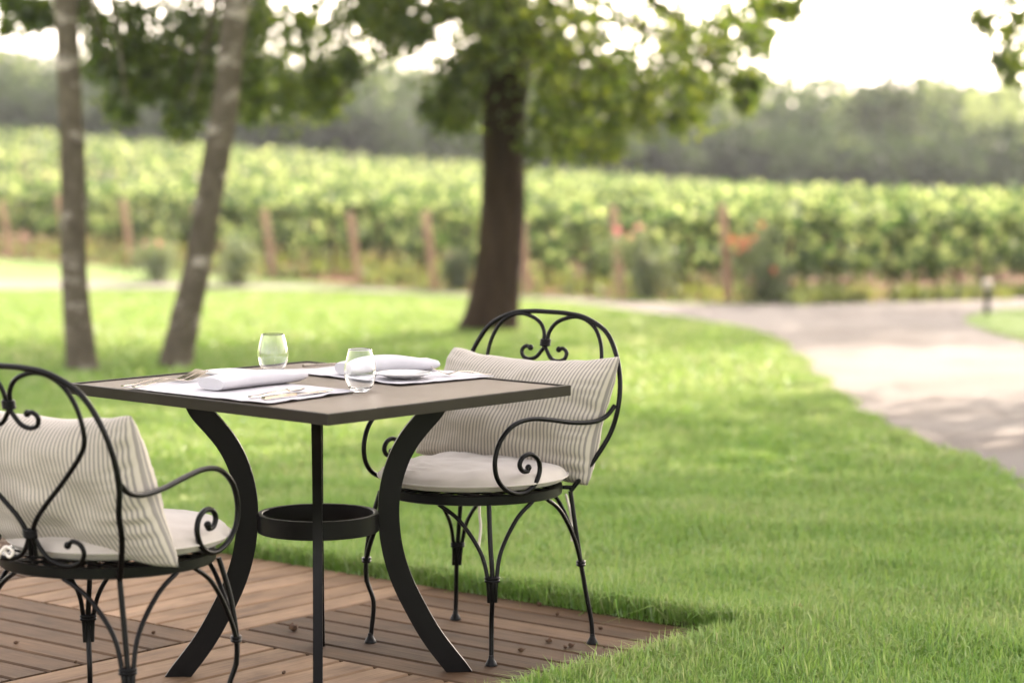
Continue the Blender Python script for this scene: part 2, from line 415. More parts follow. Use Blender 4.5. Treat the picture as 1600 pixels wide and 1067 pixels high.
# ------------------------------------------------------------------ grass
def bank(x, y):
    "the turf stands a little proud of the deck, most of all along its far edge"
    a = x*E1.x+y*E1.y-(DX0+PX); b = x*E2.x+y*E2.y-(DY0+PY)
    far = .046*np.exp(-(b/.45)**2)*(b > 0)*np.exp(-(np.maximum(a, 0)/.13)**2)
    side = .022*np.exp(-(a/.45)**2)*(a > 0)*np.exp(-(np.maximum(b, 0)/.5)**2)
    return np.maximum(far, side)
def bank_mesh():
    V, F = [], []; n = 90; m_ = 9
    def run(p, q, out, top):
        b0 = len(V)
        for i in range(n+1):
            c = p.lerp(q, i/n); wob = .008*noise.noise((i*.35, top*50, 1))
            for j in range(m_):
                d = [0.003, .010, .03, .08, .16, .28, .45, .7, 1.0][j]
                x, y = c.x+out.x*(d+wob*(j > 0)), c.y+out.y*(d+wob*(j > 0))
                z = -.030 if j == 0 else gz1(x, y)+top*math.exp(-(d/.45)**2)+(.0 if j < 8 else -.02)
                V.append((x, y, z))
        for i in range(n):
            for j in range(m_-1): F.append((b0+i*m_+j, b0+(i+1)*m_+j, b0+(i+1)*m_+j+1, b0+i*m_+j+1))
    run(E1*(DX0-2.7)+E2*(DY0+PY), E1*(DX0+PX)+E2*(DY0+PY), E2, .046)
    run(E1*(DX0+PX)+E2*(DY0+PY), E1*(DX0+PX)+E2*(DY0-2.0), E1, .022)
    mb = MB(); mb.add(V, F)
    tag(mb.build('turf_edge', M['turf'], ang=180), kind='structure')
M['turf'] = simple('turf and soil in painted shade', [(.3, (.025, .03, .010)), (.7, (.06, .075, .02))], 12, .95, .05, .5, 60, .01)  # turf and soil coloured dark to stand for shadow under the overhanging grass
bank_mesh()
def blades(x, y, h, wd, lean, name='grass', edge=None, m=None, label=None):
    n = len(x); z = gz(x, y)+bank(x, y)
    a = RNG.uniform(0, 2*np.pi, n); la = RNG.uniform(0, 2*np.pi, n)
    hh = h*RNG.uniform(.55, 1.25, n); ln = hh*np.abs(RNG.normal(0, lean, n))
    ww = wd*RNG.uniform(.6, 1.3, n)/2
    dx, dy = np.cos(a)*ww, np.sin(a)*ww; lx, ly = np.cos(la)*ln, np.sin(la)*ln
    V = np.empty((n, 5, 3), np.float32)
    V[:, 0] = np.stack([x-dx, y-dy, z-.01], 1); V[:, 1] = np.stack([x+dx, y+dy, z-.01], 1)
    mx, my, mz = x+lx*.35, y+ly*.35, z+hh*.6
    V[:, 2] = np.stack([mx+dx*.8, my+dy*.8, mz], 1); V[:, 3] = np.stack([mx-dx*.8, my-dy*.8, mz], 1)
    V[:, 4] = np.stack([x+lx*1.1, y+ly*1.1, z+np.maximum(hh*.95-ln*.35, .012)], 1)
    b = np.arange(n)*5
    q = np.stack([b, b+1, b+2, b+3], 1); tr = np.stack([b+3, b+2, b+4], 1)
    t = np.repeat(np.clip(RNG.normal(.5, .22, n), 0, 1), 5)
    return V.reshape(-1, 3), q, tr, t
def grass_points(n, y0, y1, pad, inner=False):
    y = np.sqrt(RNG.uniform(y0*y0, y1*y1, n)); x = RNG.uniform(-1, 1, n)*(.285*y+pad)
    keep = ~in_poly(x, y, DECK_POLY) & ~(in_poly(x, y, PATH_POLY) & ~in_poly(x, y, ISL_POLY))
    # nothing beyond the path
    yb = np.interp(x, PB[:, 0][np.argsort(PB[:, 0])], PB[:, 1][np.argsort(PB[:, 0])])
    keep &= y < yb+.3
    return x[keep], y[keep]
parts = []
def lay(n, y0, y1, pad, h, wd, lean):
    x, y = grass_points(n, y0, y1, pad)
    cl = np.array([noise.noise((a*2.3, b*2.3, 0)) for a, b in zip(x, y)])
    parts.append(blades(x, y, h*(1+.35*cl), wd, lean))
lay(255000, 5.3, 7.6, .25, .058, .0040, .75)
lay(11500, 5.3, 8.5, .25, .085, .0036, .6)
lay(170000, 7.6, 10.0, .3, .050, .0062, .7)
lay(146000, 10.0, 15.0, .4, .050, .010, .7)
lay(200000, 15.0, 37.0, .6, .055, .024, .7)
# longer uncut blades along the deck's edges
def edge_blades(p, q, n, out, spread, h):
    t = RNG.uniform(0, 1, n); d = np.abs(RNG.normal(0, spread, n))
    x = p[0]+(q[0]-p[0])*t+out[0]*d; y = p[1]+(q[1]-p[1])*t+out[1]*d
    parts.append(blades(x, y, h, .0042, .8))
edge_blades(DECK_POLY[0], DECK_POLY[1], 9000, (E2.x, E2.y), .05, .075)
edge_blades(DECK_POLY[1], DECK_POLY[2], 12000, (E1.x, E1.y), .06, .075)
for side, poly, nb_ in ((1, PA, 26000),):
    k = RNG.integers(8, len(poly)-1, nb_); f = RNG.uniform(0, 1, nb_); p = poly[k]*(1-f)[:, None]+poly[np.minimum(k+1, len(poly)-1)]*f[:, None]
    keep = p[:, 1] > 8.5; p = p[keep]; j = np.array([noise.noise((a*1.7, b*1.7, 3)) for a, b in p])
    ox = RNG.normal(0, .05, len(p))+.10*j
    parts.append(blades(p[:, 0]+ox, p[:, 1]+RNG.normal(0, .06, len(p)), .045, .011, .9))
Vg, Qg, Tg, Ag = [], [], [], []; off = 0
for v, q, t, a in parts:
    Vg.append(v); Qg.append(q+off); Tg.append(t+off); Ag.append(a); off += len(v)
g = fast_mesh('grass', np.concatenate(Vg), np.concatenate(Qg), M['grass'], tris=np.concatenate(Tg), attr=np.concatenate(Ag), smooth=True)
tag(g, 'bright green mown lawn grass around the deck and under the trees', 'grass', kind='stuff')

# ------------------------------------------------------------------ leaves, trees
def leaves(centres, spread, per, size, flat=1.0, jitter=.35, cw=.5):
    "kite shaped leaves gathered round the given centres"
    C = np.repeat(np.asarray(centres, float), per, 0); n = len(C)
    sp = np.repeat(np.broadcast_to(np.asarray(spread, float), (len(centres),)), per)
    P = C+RNG.normal(0, 1, (n, 3))*sp[:, None]*np.array([1, 1, flat])
    d = RNG.normal(0, 1, (n, 3)); d /= np.linalg.norm(d, axis=1)[:, None]
    e = RNG.normal(0, 1, (n, 3)); e -= d*(e*d).sum(1)[:, None]; e /= np.linalg.norm(e, axis=1)[:, None]
    s = size*RNG.uniform(1-jitter, 1+jitter, n)[:, None]
    V = np.stack([P-d*s*.5, P+e*s*.32-d*s*.02, P+d*s*.5, P-e*s*.32-d*s*.02], 1)
    ct = np.repeat(RNG.uniform(0, 1, len(centres)), per)
    t = np.repeat(np.clip(ct*cw+RNG.uniform(0, 1, n)*(1-cw), 0, 1), 4)
    return V.reshape(-1, 3), t
def leaf_obj(name, lots, m, parent=None):
    V = np.concatenate([l[0] for l in lots]); t = np.concatenate([l[1] for l in lots])
    q = np.arange(len(V)).reshape(-1, 4)
    if parent is not None: V = V-np.array(parent.location)
    return fast_mesh(name, V, q, m, parent, attr=t)
def ell(c, r, n, shell=.0):
    P = []
    while len(P) < n:
        q = RNG.uniform(-1, 1, 3); l = np.linalg.norm(q)
        if shell < l < 1: P.append(q)
    return np.array(P)*np.array(r)+np.array(c)

def rough_trunk(mb, pts, rad, seg=18, amp=.12, seed=0, sp=8):
    P = spline(pts, sp); n = len(P); k = np.linspace(0, len(rad)-1, n); rr = np.interp(k, range(len(rad)), rad)
    b = len(mb.v); mb.tube(P, list(rr), seg)
    for i in range(n):
        for s in range(seg):
            v = Vector(mb.v[b+i*seg+s]); d = v-P[i]
            f = 1+amp*(noise.noise((s*.9+seed, v.z*1.3, seed))+.5*noise.noise((s*1.7+seed, v.z*5, 3+seed)))
            if s == 0: f0 = f
            mb.v[b+i*seg+s] = tuple(P[i]+d*f)
def limbs(mb, start, ends, r0, seg=7):
    for e in ends:
        s = Vector(start) if not callable(start) else start(e); e = Vector(e)
        mid = s.lerp(e, .5)+Vector((random.uniform(-.2, .2), random.uniform(-.2, .2), random.uniform(.05, .45)))*((e-s).length*.25)
        mb.tube(spline([s, mid, e], 5), list(np.linspace(r0*random.uniform(.7, 1.1), r0*.15, 11)), seg)

# --- the big oak
OY = ground_at(765, 519).y
ob = ground_at(765, 519)
oak = tag(empty('oak_tree', (ob.x, ob.y, ob.z)), 'big dark trunked oak with a broad low crown standing behind the far chair', 'tree')
mb = MB(); L = lambda p: Vector(p)-Vector(ob)
rough_trunk(mb, [L(at(762, 530, OY)), L(at(766, 500, OY)), L(at(772, 460, OY)), L(at(780, 400, OY)), L(at(786, 320, OY)), L(at(787, 250, OY)), L(at(789, 170, OY)), L(at(790, 100, OY)), L(at(792, 0, OY)), L(at(800, -250, OY)), L(at(790, -700, OY))],
            [p*OY/FPX for p in (54, 44, 39, 36, 34, 33.5, 35, 38, 36, 27, 12)], 22, .10, 2)
top = L(at(792, 20, OY))
o_clumps = [(470, 60, 62), (425, 35, 55), (410, 110, 48), (450, 150, 34), (505, 165, 26), (490, 120, 36), (540, 30, 50), (545, 100, 20), (590, 20, 42), (600, 55, 30), (650, 55, 26), (640, 5, 40), (690, 20, 46), (400, 165, 24),
            (700, 130, 32), (690, 165, 26), (735, 100, 34), (720, 185, 22), (750, 60, 50), (730, 20, 50), (740, 150, 24),
            (850, 40, 70), (910, 30, 70), (960, 60, 62), (1010, 40, 60), (1050, 90, 48), (900, 100, 50), (850, 110, 40), (955, 120, 45), (860, 170, 34), (910, 170, 38), (850, 215, 30), (905, 225, 28), (960, 190, 30), (960, 230, 18), (1005, 140, 40),
            (1080, 40, 52), (1090, 130, 32), (1120, 80, 40), (1075, 165, 26), (1060, 190, 14), (1140, 30, 44), (1180, 60, 26), (1170, 130, 20), (1165, 160, 12), (1200, 15, 30), (1235, 18, 16), (800, 30, 60), (820, 75, 40), (1010, 185, 22)]
cl, spv = [], []
for (px, py, r) in o_clumps:
    for k in range(6):
        Y = OY+random.uniform(-2.6, 2.2); a = random.uniform(0, 6.28); q = random.uniform(0, .95)*r
        p = at(px+q*math.cos(a), py+q*math.sin(a), Y); cl.append(tuple(p)); spv.append(r*random.uniform(.25, .60)*OY/FPX)
oc = leaves(cl, spv, 62, .080); o2 = leaves(cl, [q*1.7 for q in spv], 16, .065)
up = ell((ob.x-.9, ob.y+.3, ob.z+7.0), (3.7, 4.2, 3.9), 250)
up = up[up[:, 2] > ob.z+3.7]
ou = leaves(up, .50, 58, .24)
leaf_obj('crown', [oc, o2, ou], M['oakleaf'], oak)
ends = [L(at(px, py, OY+random.uniform(-2, 2))) for px, py, r in o_clumps[::2]]
limbs(mb, lambda e: top+Vector((0, 0, random.uniform(-.25, 1.2))), ends, .075)
limbs(mb, lambda e: Vector((0, 0, random.uniform(3.2, 6.5))), [Vector(p)-Vector(ob) for p in up[::5]], .11)
mb.build('trunk', M['oakbark'], oak, ang=180)

# --- the two slender trees on the left
def slender(base_px, pts_px, rad_px, clumps, label, upc, upr, seed):
    b = ground_at(*base_px); Y = b.y
    t = tag(empty('slender_tree', tuple(b)), label, 'tree', 'slender pale barked trees on the lawn')
    L = lambda p: Vector(p)-Vector(b)
    mb = MB(); pts = [L(at(px, py, Y)) for px, py in pts_px]
    rough_trunk(mb, pts, [r*Y/FPX for r in rad_px], 16, .13, seed)
    C, S = [], []
    for px, py, r in clumps:
        for k in range(6):
            a = random.uniform(0, 6.28); q = random.uniform(0, .95)*r
            C.append(tuple(at(px+q*math.cos(a), py+q*math.sin(a), Y+random.uniform(.4, 2.6)))); S.append(r*random.uniform(.25, .60)*(Y+1.5)/FPX)
    lots = [leaves(C, S, 46, .070), leaves(C, [q*1.7 for q in S], 12, .058)]
    uc = ell((b.x+upc[0], b.y+upc[1], b.z+upc[2]), upr, 110); uc = uc[uc[:, 2] > b.z+3.0]
    lots.append(leaves(uc, .38, 42, .19))
    leaf_obj('crown', lots, M['lightleaf'], t)
    tp = pts[-2]
    limbs(mb, lambda e: pts[-3].lerp(tp, random.random()), [L(Vector(c)) for c in C[::4]], .032)
    limbs(mb, lambda e: pts[-3].lerp(pts[-1], random.random()), [L(Vector(p)) for p in uc[::5]], .04)
    mb.build('trunk', M['palebark'], t, ang=180)
    return t
slender((128, 580), [(130, 590), (127, 560), (120, 480), (115, 400), (115, 320), (113, 240), (109, 160), (106, 80), (103, 0), (100, -120), (110, -420), (120, -700)], [31, 25, 21, 19.5, 19.5, 20, 19, 18, 18.5, 17, 10, 4],
        [(20, 12, 24), (60, 8, 22), (75, 30, 14), (45, 35, 12), (140, 20, 26), (160, 60, 30), (180, 110, 30), (190, 150, 26), (175, 170, 16), (210, 30, 42), (215, 85, 36), (225, 130, 26), (10, 45, 10), (150, 100, 18), (200, 180, 10)],
        'upright slender tree with speckled bark, the nearer to the left edge of the lawn', (-.4, .6, 6.4), (2.6, 2.6, 3.2), 5)
slender((277, 575), [(272, 588), (280, 545), (294, 480), (310, 410), (324, 330), (338, 250), (349, 180), (357, 110), (364, 50), (369, 0), (386, -120), (430, -420), (470, -700)], [32, 25, 22, 21, 21, 20.5, 20, 20, 20.5, 21, 17, 10, 4],
        [(260, 25, 44), (255, 80, 34), (300, 40, 44), (285, 110, 34), (300, 150, 30), (278, 165, 26), (322, 120, 26), (295, 190, 18), (330, 60, 40), (380, 60, 26), (390, 120, 26), (400, 30, 30), (270, 200, 10), (365, 160, 16), (240, 140, 14)],
        'leaning slender tree with pale lichen on its bark, tilted towards the right', (1.0, .8, 6.6), (2.7, 2.6, 3.2), 9)

# --- trees to the right of the view whose crowns reach over the lawn and shade the terrace
def side_tree(loc, trunk, cc, cr, n, name, label, lowclumps=(), lowY=0, zmin=3.6, per=46, lsz=.24, spread=.5):
    z = gz1(*loc); b = Vector((loc[0], loc[1], z))
    t = tag(empty(name, tuple(b)), label, 'tree')
    mb = MB(); rough_trunk(mb, [Vector((0, 0, -.2)), Vector((0, 0, .3)), Vector((.05, .05, 2)), Vector((.1, .0, 4)), Vector((trunk[0]*.6, trunk[1]*.6, 6)), Vector((*trunk, 9))], [.34, .27, .22, .20, .14, .04], 16, .1, loc[0])
    uc = ell(cc, cr, n); uc = uc[uc[:, 2] > zmin]
    lots = [leaves(uc, spread, per, lsz)]
    C, S = [], []
    for px, py, r in lowclumps:
        for k in range(3):
            a = random.uniform(0, 6.28); q = random.uniform(0, .6)*r
            C.append(tuple(at(px+q*math.cos(a), py+q*math.sin(a), lowY+random.uniform(-.5, .5)))); S.append(r*.75*lowY/FPX)
    if C:
        lots.append(leaves(C, S, 42, .058))
        m2 = [Vector(at(1700, -60, lowY))-b, Vector(at(1600, 20, lowY))-b, Vector(at(1575, 70, lowY))-b, Vector(at(1578, 118, lowY))-b]
        mb.tube(spline([Vector((.1, 0, 3.4))]+m2, 6), list(np.linspace(.06, .008, 25)), 7)
        mb.tube(spline([m2[1], Vector(at(1560, 25, lowY))-b, Vector(at(1525, 32, lowY))-b], 6), list(np.linspace(.02, .005, 13)), 6)
    leaf_obj('crown', lots, M['oakleaf'], t)
    limbs(mb, lambda e: Vector((.1, 0, random.uniform(3.2, 6.5))), [Vector(p)-b for p in uc[::6]], .09)
    mb.build('trunk', M['oakbark'], t, ang=180)
side_tree((6.6, 19.2), (.3, .3), (6.9, 19.8, 6.3), (3.5, 3.6, 2.9), 150, 'leafy_tree', 'tree beyond the right edge whose drooping leafy twig hangs in the top right corner',
          [(1540, 30, 16), (1560, 45, 20), (1580, 20, 24), (1575, 75, 20), (1590, 100, 18), (1580, 120, 12), (1600, 60, 20), (1530, 34, 10), (1610, 20, 24), (1562, 95, 10)], 18.0)
side_tree((5.5, 14.6), (-.4, .3), (4.5, 14.6, 6.2), (3.6, 3.8, 2.7), 165, 'leafy_tree', 'tree beyond the right edge that shades the terrace and the table')
side_tree((10.4, 36.4), (-.4, 0), (9.6, 36.4, 6.0), (3.9, 3.4, 2.4), 95, 'leafy_tree', 'tree beyond the right edge that shades the gravel path', zmin=3.6)

# ------------------------------------------------------------------ vineyard
def row_hits(px):
    k = (px-800)/FPX
    lam = (k*BND0.y-BND0.x)/(BD.x-k*BD.y)
    return BND0+BD*lam
post_px = [(1208, 320), (1037, 322), (890, 322), (742, 330), (623, 332), (488, 328), (378, 322), (265, 312), (163, 305), (72, 314)]
post_lab = ['grey wooden end post rising behind the orange flowered rose bush', 'weathered end post rising behind the tallest, pink flowered rose bush',
            'pinkish wooden end post standing alone just right of the oak trunk', 'wooden end post half hidden at the left side of the oak trunk',
            'straight reddish end post, the first one standing clear to the left of the oak', 'leaning reddish end post midway between the leaning slender tree and the oak',
            'faint end post behind the grey green bush just right of the leaning slender tree', 'slim end post standing between the two slender trees, beside the small pink roses',
            'broad pale end post just right of the upright slender tree', 'pale end post between the left edge and the upright slender tree']
row_lab = ['vine row forming the long dark hedge on the right behind the bollard', 'vine row starting at the post behind the tallest rose bush', 'vine row starting at the post just right of the oak trunk',
           'vine row starting at the post hidden by the left side of the oak trunk', 'vine row starting at the first clear post left of the oak', 'vine row starting at the leaning post between oak and leaning tree',
           'vine row starting at the post behind the grey green bush', 'vine row starting at the slim post between the two slender trees', 'vine row starting at the broad post right of the upright slender tree', 'vine row starting at the post nearest the left edge']
far_lab = 'distant vine row in the sunlit mass of vine tops below the wood'
starts = [row_hits(p[0]) for p in post_px]
step = (starts[-1]-starts[0]).length/9
for k in range(10, 52): starts.append(starts[9]+BD*(1.9*(k-9)))
LIM = .30
for k, s0 in enumerate(starts):
    near = k < 10; fine = k < 13
    smin = max(0.0, (-LIM*s0.y-s0.x-3)/(ROWD.x+LIM*ROWD.y))
    smax = min(((LIM*s0.y-s0.x)+3)/(ROWD.x-LIM*ROWD.y), (128-s0.y)/ROWD.y)
    if smax-smin < 2: continue
    b = s0+ROWD*smin; bz = gz1(b.x, b.y)
    t = tag(empty('vine_row', (b.x, b.y, bz)), row_lab[k] if near else far_lab, 'vine row', 'rows of grapevines')
    lots = []
    def seg(a0, a1, step_, per, size, zlo, zhi, wd, sp):
        ss = np.arange(a0, a1, step_); 
        if len(ss) == 0: return
        nlev = max(1, int((zhi-zlo)/.32))
        C = []
        for s in ss:
            for z in np.linspace(zlo, zhi, nlev+1):
                j = s+random.uniform(-.5, .5)*step_
                p = s0+ROWD*j+BD*random.gauss(0, wd)
                top = 1+(.15 if fine else .06)*noise.noise((j*.7, k*3.1, 0))+(.08 if fine else .04)*noise.noise((j*2.3, k*3.1, 5))
                C.append((p.x, p.y, gz1(p.x, p.y)+z*top))
        lots.append(leaves(C, sp, per, size, cw=.15))
    if fine:
        m0 = min(smax, smin+ (14 if k else 12))
        seg(smin, m0, .20, 56, .125, .48, 1.02, .15, .10)
        seg(m0, smax, .45, 11, .20, .55, .92, .13, .11)
    else:
        far = min(1, (k-10)/25)
        seg(smin, smax, .55+.35*far, 7, .22+.08*far, .50, .80, .16, .11)
    leaf_obj('foliage', lots, M['vineleaf'], t)
    if near:
        mb = MB()
        for i in range(int(min(smax, 12)/.9)):
            p = s0+ROWD*(smin+.4+i*.9+random.uniform(-.15, .15)); z = gz1(p.x, p.y); q = Vector((p.x, p.y, z))-Vector((b.x, b.y, bz))
            mb.tube(spline([q+Vector((0, 0, -.05)), q+Vector((random.uniform(-.06, .06), random.uniform(-.06, .06), .4)), q+Vector((random.uniform(-.08, .08), 0, .85))], 4), [.045, .04, .038, .036, .034, .032, .03, .03, .028], 6)
        mb.build('vine_trunk', M['stem'], t, ang=180)['kind'] = 'stuff'
    if near:
        px, py = post_px[k]; base = s0-ROWD*.75; z = gz1(base.x, base.y)
        o = tag(empty('vineyard_post', (base.x, base.y, z)), post_lab[k], 'post', 'end posts of the vine rows')
        zt = at(px, py, base.y).z-z
        mb = MB(); rr = .058
        mb.tube([Vector((0, 0, -.2)), Vector((0, 0, .02)), Vector((-.05, -.03, zt*.5)), Vector((-.12, -.06, zt-.03)), Vector((-.122, -.062, zt))], [rr*1.05, rr, rr*.95, rr*.9, rr*.7], 10)
        post = mb.build('vineyard_post', M['post']); bpy.data.objects.remove(o)
        post.location = (base.x, base.y, z)
        tag(post, post_lab[k], 'post', 'end posts of the vine rows')

# weeds at the foot of the vines
x = []; y = []
for i in range(3600):
    t_ = random.uniform(-.08, 1.15); p = BND0.lerp(BND1, t_)+ROWD*random.uniform(-1.0, 3.2)
    if noise.noise((p.x*.9, p.y*.9, 7)) > -.12: x.append(p.x); y.append(p.y)
for i in range(2200):
    p = BND0-BD*random.uniform(.25, 1.2)+ROWD*random.uniform(-.8, 9)
    if noise.noise((p.x*.9, p.y*.9, 7)) > -.1: x.append(p.x); y.append(p.y)
v, q, tr, a = blades(np.array(x), np.array(y), .26, .06, .7)
tag(fast_mesh('weeds', v, q, M['weed'], tris=tr, attr=a), 'dry yellow green weeds along the foot of the vines', 'weeds', kind='stuff')

# ------------------------------------------------------------------ rose bushes
def rose(px, py, hpx, wpx, flowers, label, fcol='pink'):
    b = ground_at(px, py); Y = b.y; s = Y/FPX
    t = tag(empty('rose_bush', tuple(b)), label, 'rose bush', 'rose bushes at the ends of the vine rows')
    C = ell((b.x, b.y, b.z+hpx*s*.46), (wpx*s*.46, wpx*s*.46, hpx*s*.48), 60)
    for fx, fy, _ in flowers: C = np.vstack([C, [tuple(at(fx+random.uniform(-6, 6), fy+random.uniform(4, 26), Y)) for q in range(4)]])
    mb = MB()
    for c in C[::6]: mb.tube(spline([Vector((random.uniform(-.06, .06), 0, -.03)), (Vector(c)-b)*.5+Vector((0, 0, .06)), Vector(c)-b], 4), list(np.linspace(.011, .004, 9)), 5)
    leaf_obj('foliage', [leaves(C, wpx*s*RNG.uniform(.07, .22, len(C)), 17, .07)], M['roseleaf'], t)
    mb.build('stem', M['stem'], t, ang=180)
    for fx, fy, r in flowers:
        p = at(fx, fy, Y-.25)
        leaf_obj('flower', [leaves([tuple(p)], r*s*.25, 40, r*s*.55)], M[fcol], t)
rose(1012, 470, 115, 78, [(966, 362, 13), (998, 355, 10), (985, 368, 7)], 'tallest rose bush with pink flowers at the top, right of the oak trunk')
rose(1192, 474, 100, 74, [(1145, 376, 12), (1163, 380, 13), (1154, 392, 8), (1209, 424, 9), (1190, 352, 7), (1178, 372, 8)], 'rose bush with orange red flowers, the rightmost by the gravel path', 'orange')
rose(248, 441, 62, 66, [(249, 381, 8), (226, 381, 5)], 'small rose bush with pink flowers between the two slender trees')
rose(372, 446, 76, 60, [], 'grey green rose bush without flowers just right of the leaning slender tree')
rose(715, 452, 62, 46, [], 'small flowerless rose bush at the left foot of the oak trunk')

# ------------------------------------------------------------------ bollard
bb = ground_at(1542, 494); s = bb.y/FPX
bo = tag(empty('path_bollard', tuple(bb)), 'short black garden light with a pale head on the grass island', 'bollard')
hgt = 57*s
mb = MB(); mb.lathe([(.055, -.02), (.055, .012), (.032, .014), (.030, hgt*.68), (.034, hgt*.70), (.034, hgt*.74)], (0, 0, 0), 20); mb.build('post', M['bollard'], bo)
mb = MB(); mb.lathe([(.045, hgt*.742), (.052, hgt*.80), (.050, hgt*.93)], (0, 0, 0), 20); mb.build('lamp_head', M['opal'], bo)
mb = MB(); mb.lathe([(.056, hgt*.932), (.058, hgt*.96), (.04, hgt*.99), (.01, hgt)], (0, 0, 0), 20); mb.build('cap', M['opal'], bo)

# ------------------------------------------------------------------ the far wood
def wood():
    lots = []; C, S = [], []
    for i in range(204):
        u = random.random(); Y = 138+95*(u**.8)
        X = random.uniform(-.34, .34)*Y
        px = 800+X/Y*FPX
        prof = np.interp(px, [-200, 0, 300, 700, 1150, 1300, 1420, 1520, 1600, 1800], [88, 84, 92, 98, 110, 128, 118, 130, 136, 136])
        row = (233-Y)/95
        ypx = prof-20+random.uniform(0, 20)+row*random.uniform(5, 75)
        zt = at(px, ypx, Y).z; g = gz1(X, Y); h = zt-g
        if h < 2.5: continue
        rw = random.uniform(2.4, 4.8)
        n = 26
        P = ell((X, Y, g+h*.55), (rw, rw, h*.47), n)
        tv = random.random(); v_, t_ = leaves(P, rw*.20, 30, .55); lots.append((v_, np.clip(t_*.30+tv*.95-.15, 0, 1)))  # tint per tree: natural differences, plus sunlit and dark crowns put into the colour
    # low, dense front edge of the wood
    for i in range(330):
        Y = random.uniform(132, 142); X = random.uniform(-.34, .34)*Y; g = gz1(X, Y)
        for z in (.6, 1.6, 2.6): C.append((X+random.uniform(-1, 1), Y, g+z*random.uniform(.8, 1.2))); S.append(.7)
    lots.append((lambda l: (l[0], l[1]*.5))(leaves(C, S, 30, .55))); return lots
tag(leaf_obj('wood', wood(), M['woodleaf']), 'hazy belt of woodland behind the vineyard', 'wood', kind='stuff')

# ------------------------------------------------------------------ table
TC = Vector((-.481, 5.941, 0)); ZT = .725
Lc, Nc, Rc, Fc = [Vector((x, y, 0)) for x, y in ((-1.104, 5.97), (-.407, 5.31), (.145, 5.925), (-.558, 6.558))]
table = tag(empty('dining_table', tuple(TC)), 'square taupe metal dining table with curved legs laid for two on the deck', 'table')
tl = lambda p, z: Vector((p.x-TC.x, p.y-TC.y, z))
def top_parts():
    cs = [Lc, Nc, Rc, Fc]; cen = sum(cs, Vector())/4
    def inset(d):
        out = []
        for i in range(4):
            p = cs[i]; a = (cs[i-1]-p).normalized(); b = (cs[(i+1) % 4]-p).normalized(); out.append(p+(a+b)*d)
        return out
    mb = MB()
    rings = [(inset(0), ZT-.026), (inset(0), ZT-.0012), (inset(.0012), ZT), (inset(.011), ZT), (inset(.012), ZT-.0012), (inset(.012), ZT-.0075), (inset(.03), ZT-.0075), (inset(.03), ZT-.026)]
    vs = [tl(p, z) for r, z in rings for p in r]; n = len(rings)
    fs = []
    for i in range(n):
        j = (i+1) % n
        for k in range(4):
            l = (k+1) % 4; fs.append((i*4+k, i*4+l, j*4+l, j*4+k))
    mb.add(vs, fs); mb.build('table_frame', M['rim'], table, ang=30)
    mb = MB(); a, b = inset(.0130), inset(.0142)
    vs = [tl(p, ZT-.0070) for p in a]+[tl(p, ZT-.0040) for p in a]+[tl(p, ZT-.0032) for p in b]
    mb.add(vs, [(3, 2, 1, 0)]+[(i*4+k, i*4+(k+1) % 4, (i+1)*4+(k+1) % 4, (i+1)*4+k) for i in range(2) for k in range(4)]+[(8, 9, 10, 11)])
    mb.build('table_panel', M['panel'], table, ang=20)
top_parts()
legr = [(.305, .699), (.289, .663), (.254, .622), (.224, .583), (.199, .535), (.181, .475), (.1745, .407), (.1815, .325), (.203, .245), (.240, .165), (.286, .085), (.350, 0.001)]
def table_leg(ang):
    d = Vector((math.cos(ang), math.sin(ang), 0)); n = Vector((-d.y, d.x, 0))
    P = spline([(r, 0, z) for r, z in legr], 6)
    vs, fs = [], []; hw = .0265; th = .0115; N = len(P)
    for i, p in enumerate(P):
        t = (P[min(i+1, N-1)]-P[max(i-1, 0)]).normalized(); o = Vector((-t.z, 0, t.x))
        if i == 0: o = Vector((1, 0, 0))*1.25
        if i == N-1: o = Vector((1, 0, 0))*1.2
        for a, b in ((-1, -1), (-1, 1), (1, 1), (1, -1)):
            q = p+o*(hw*a); vs.append(d*q.x+n*(th*b)+Vector((0, 0, q.z)))
    for i in range(N-1):
        for k in range(4):
            l = (k+1) % 4; fs.append((i*4+k, i*4+l, (i+1)*4+l, (i+1)*4+k))
    fs += [(3, 2, 1, 0), tuple((N-1)*4+k for k in range(4))]
    mb = MB(); mb.add(vs, fs); mb.build('leg', M['leg'], table, smooth=False)
for a in (R(4.5), R(94), R(184.5), R(274)): table_leg(a)
mb = MB(); mb.lathe([(.138, .360), (.1495, .360), (.151, .3615), (.151, .4045), (.1495, .406), (.139, .406), (.1375, .4045), (.1375, .3615), (.138, .360)], (0, 0, 0), 64)
mb.f = mb.f[:-2]
mb.build('ring', M['leg'], table, ang=40)

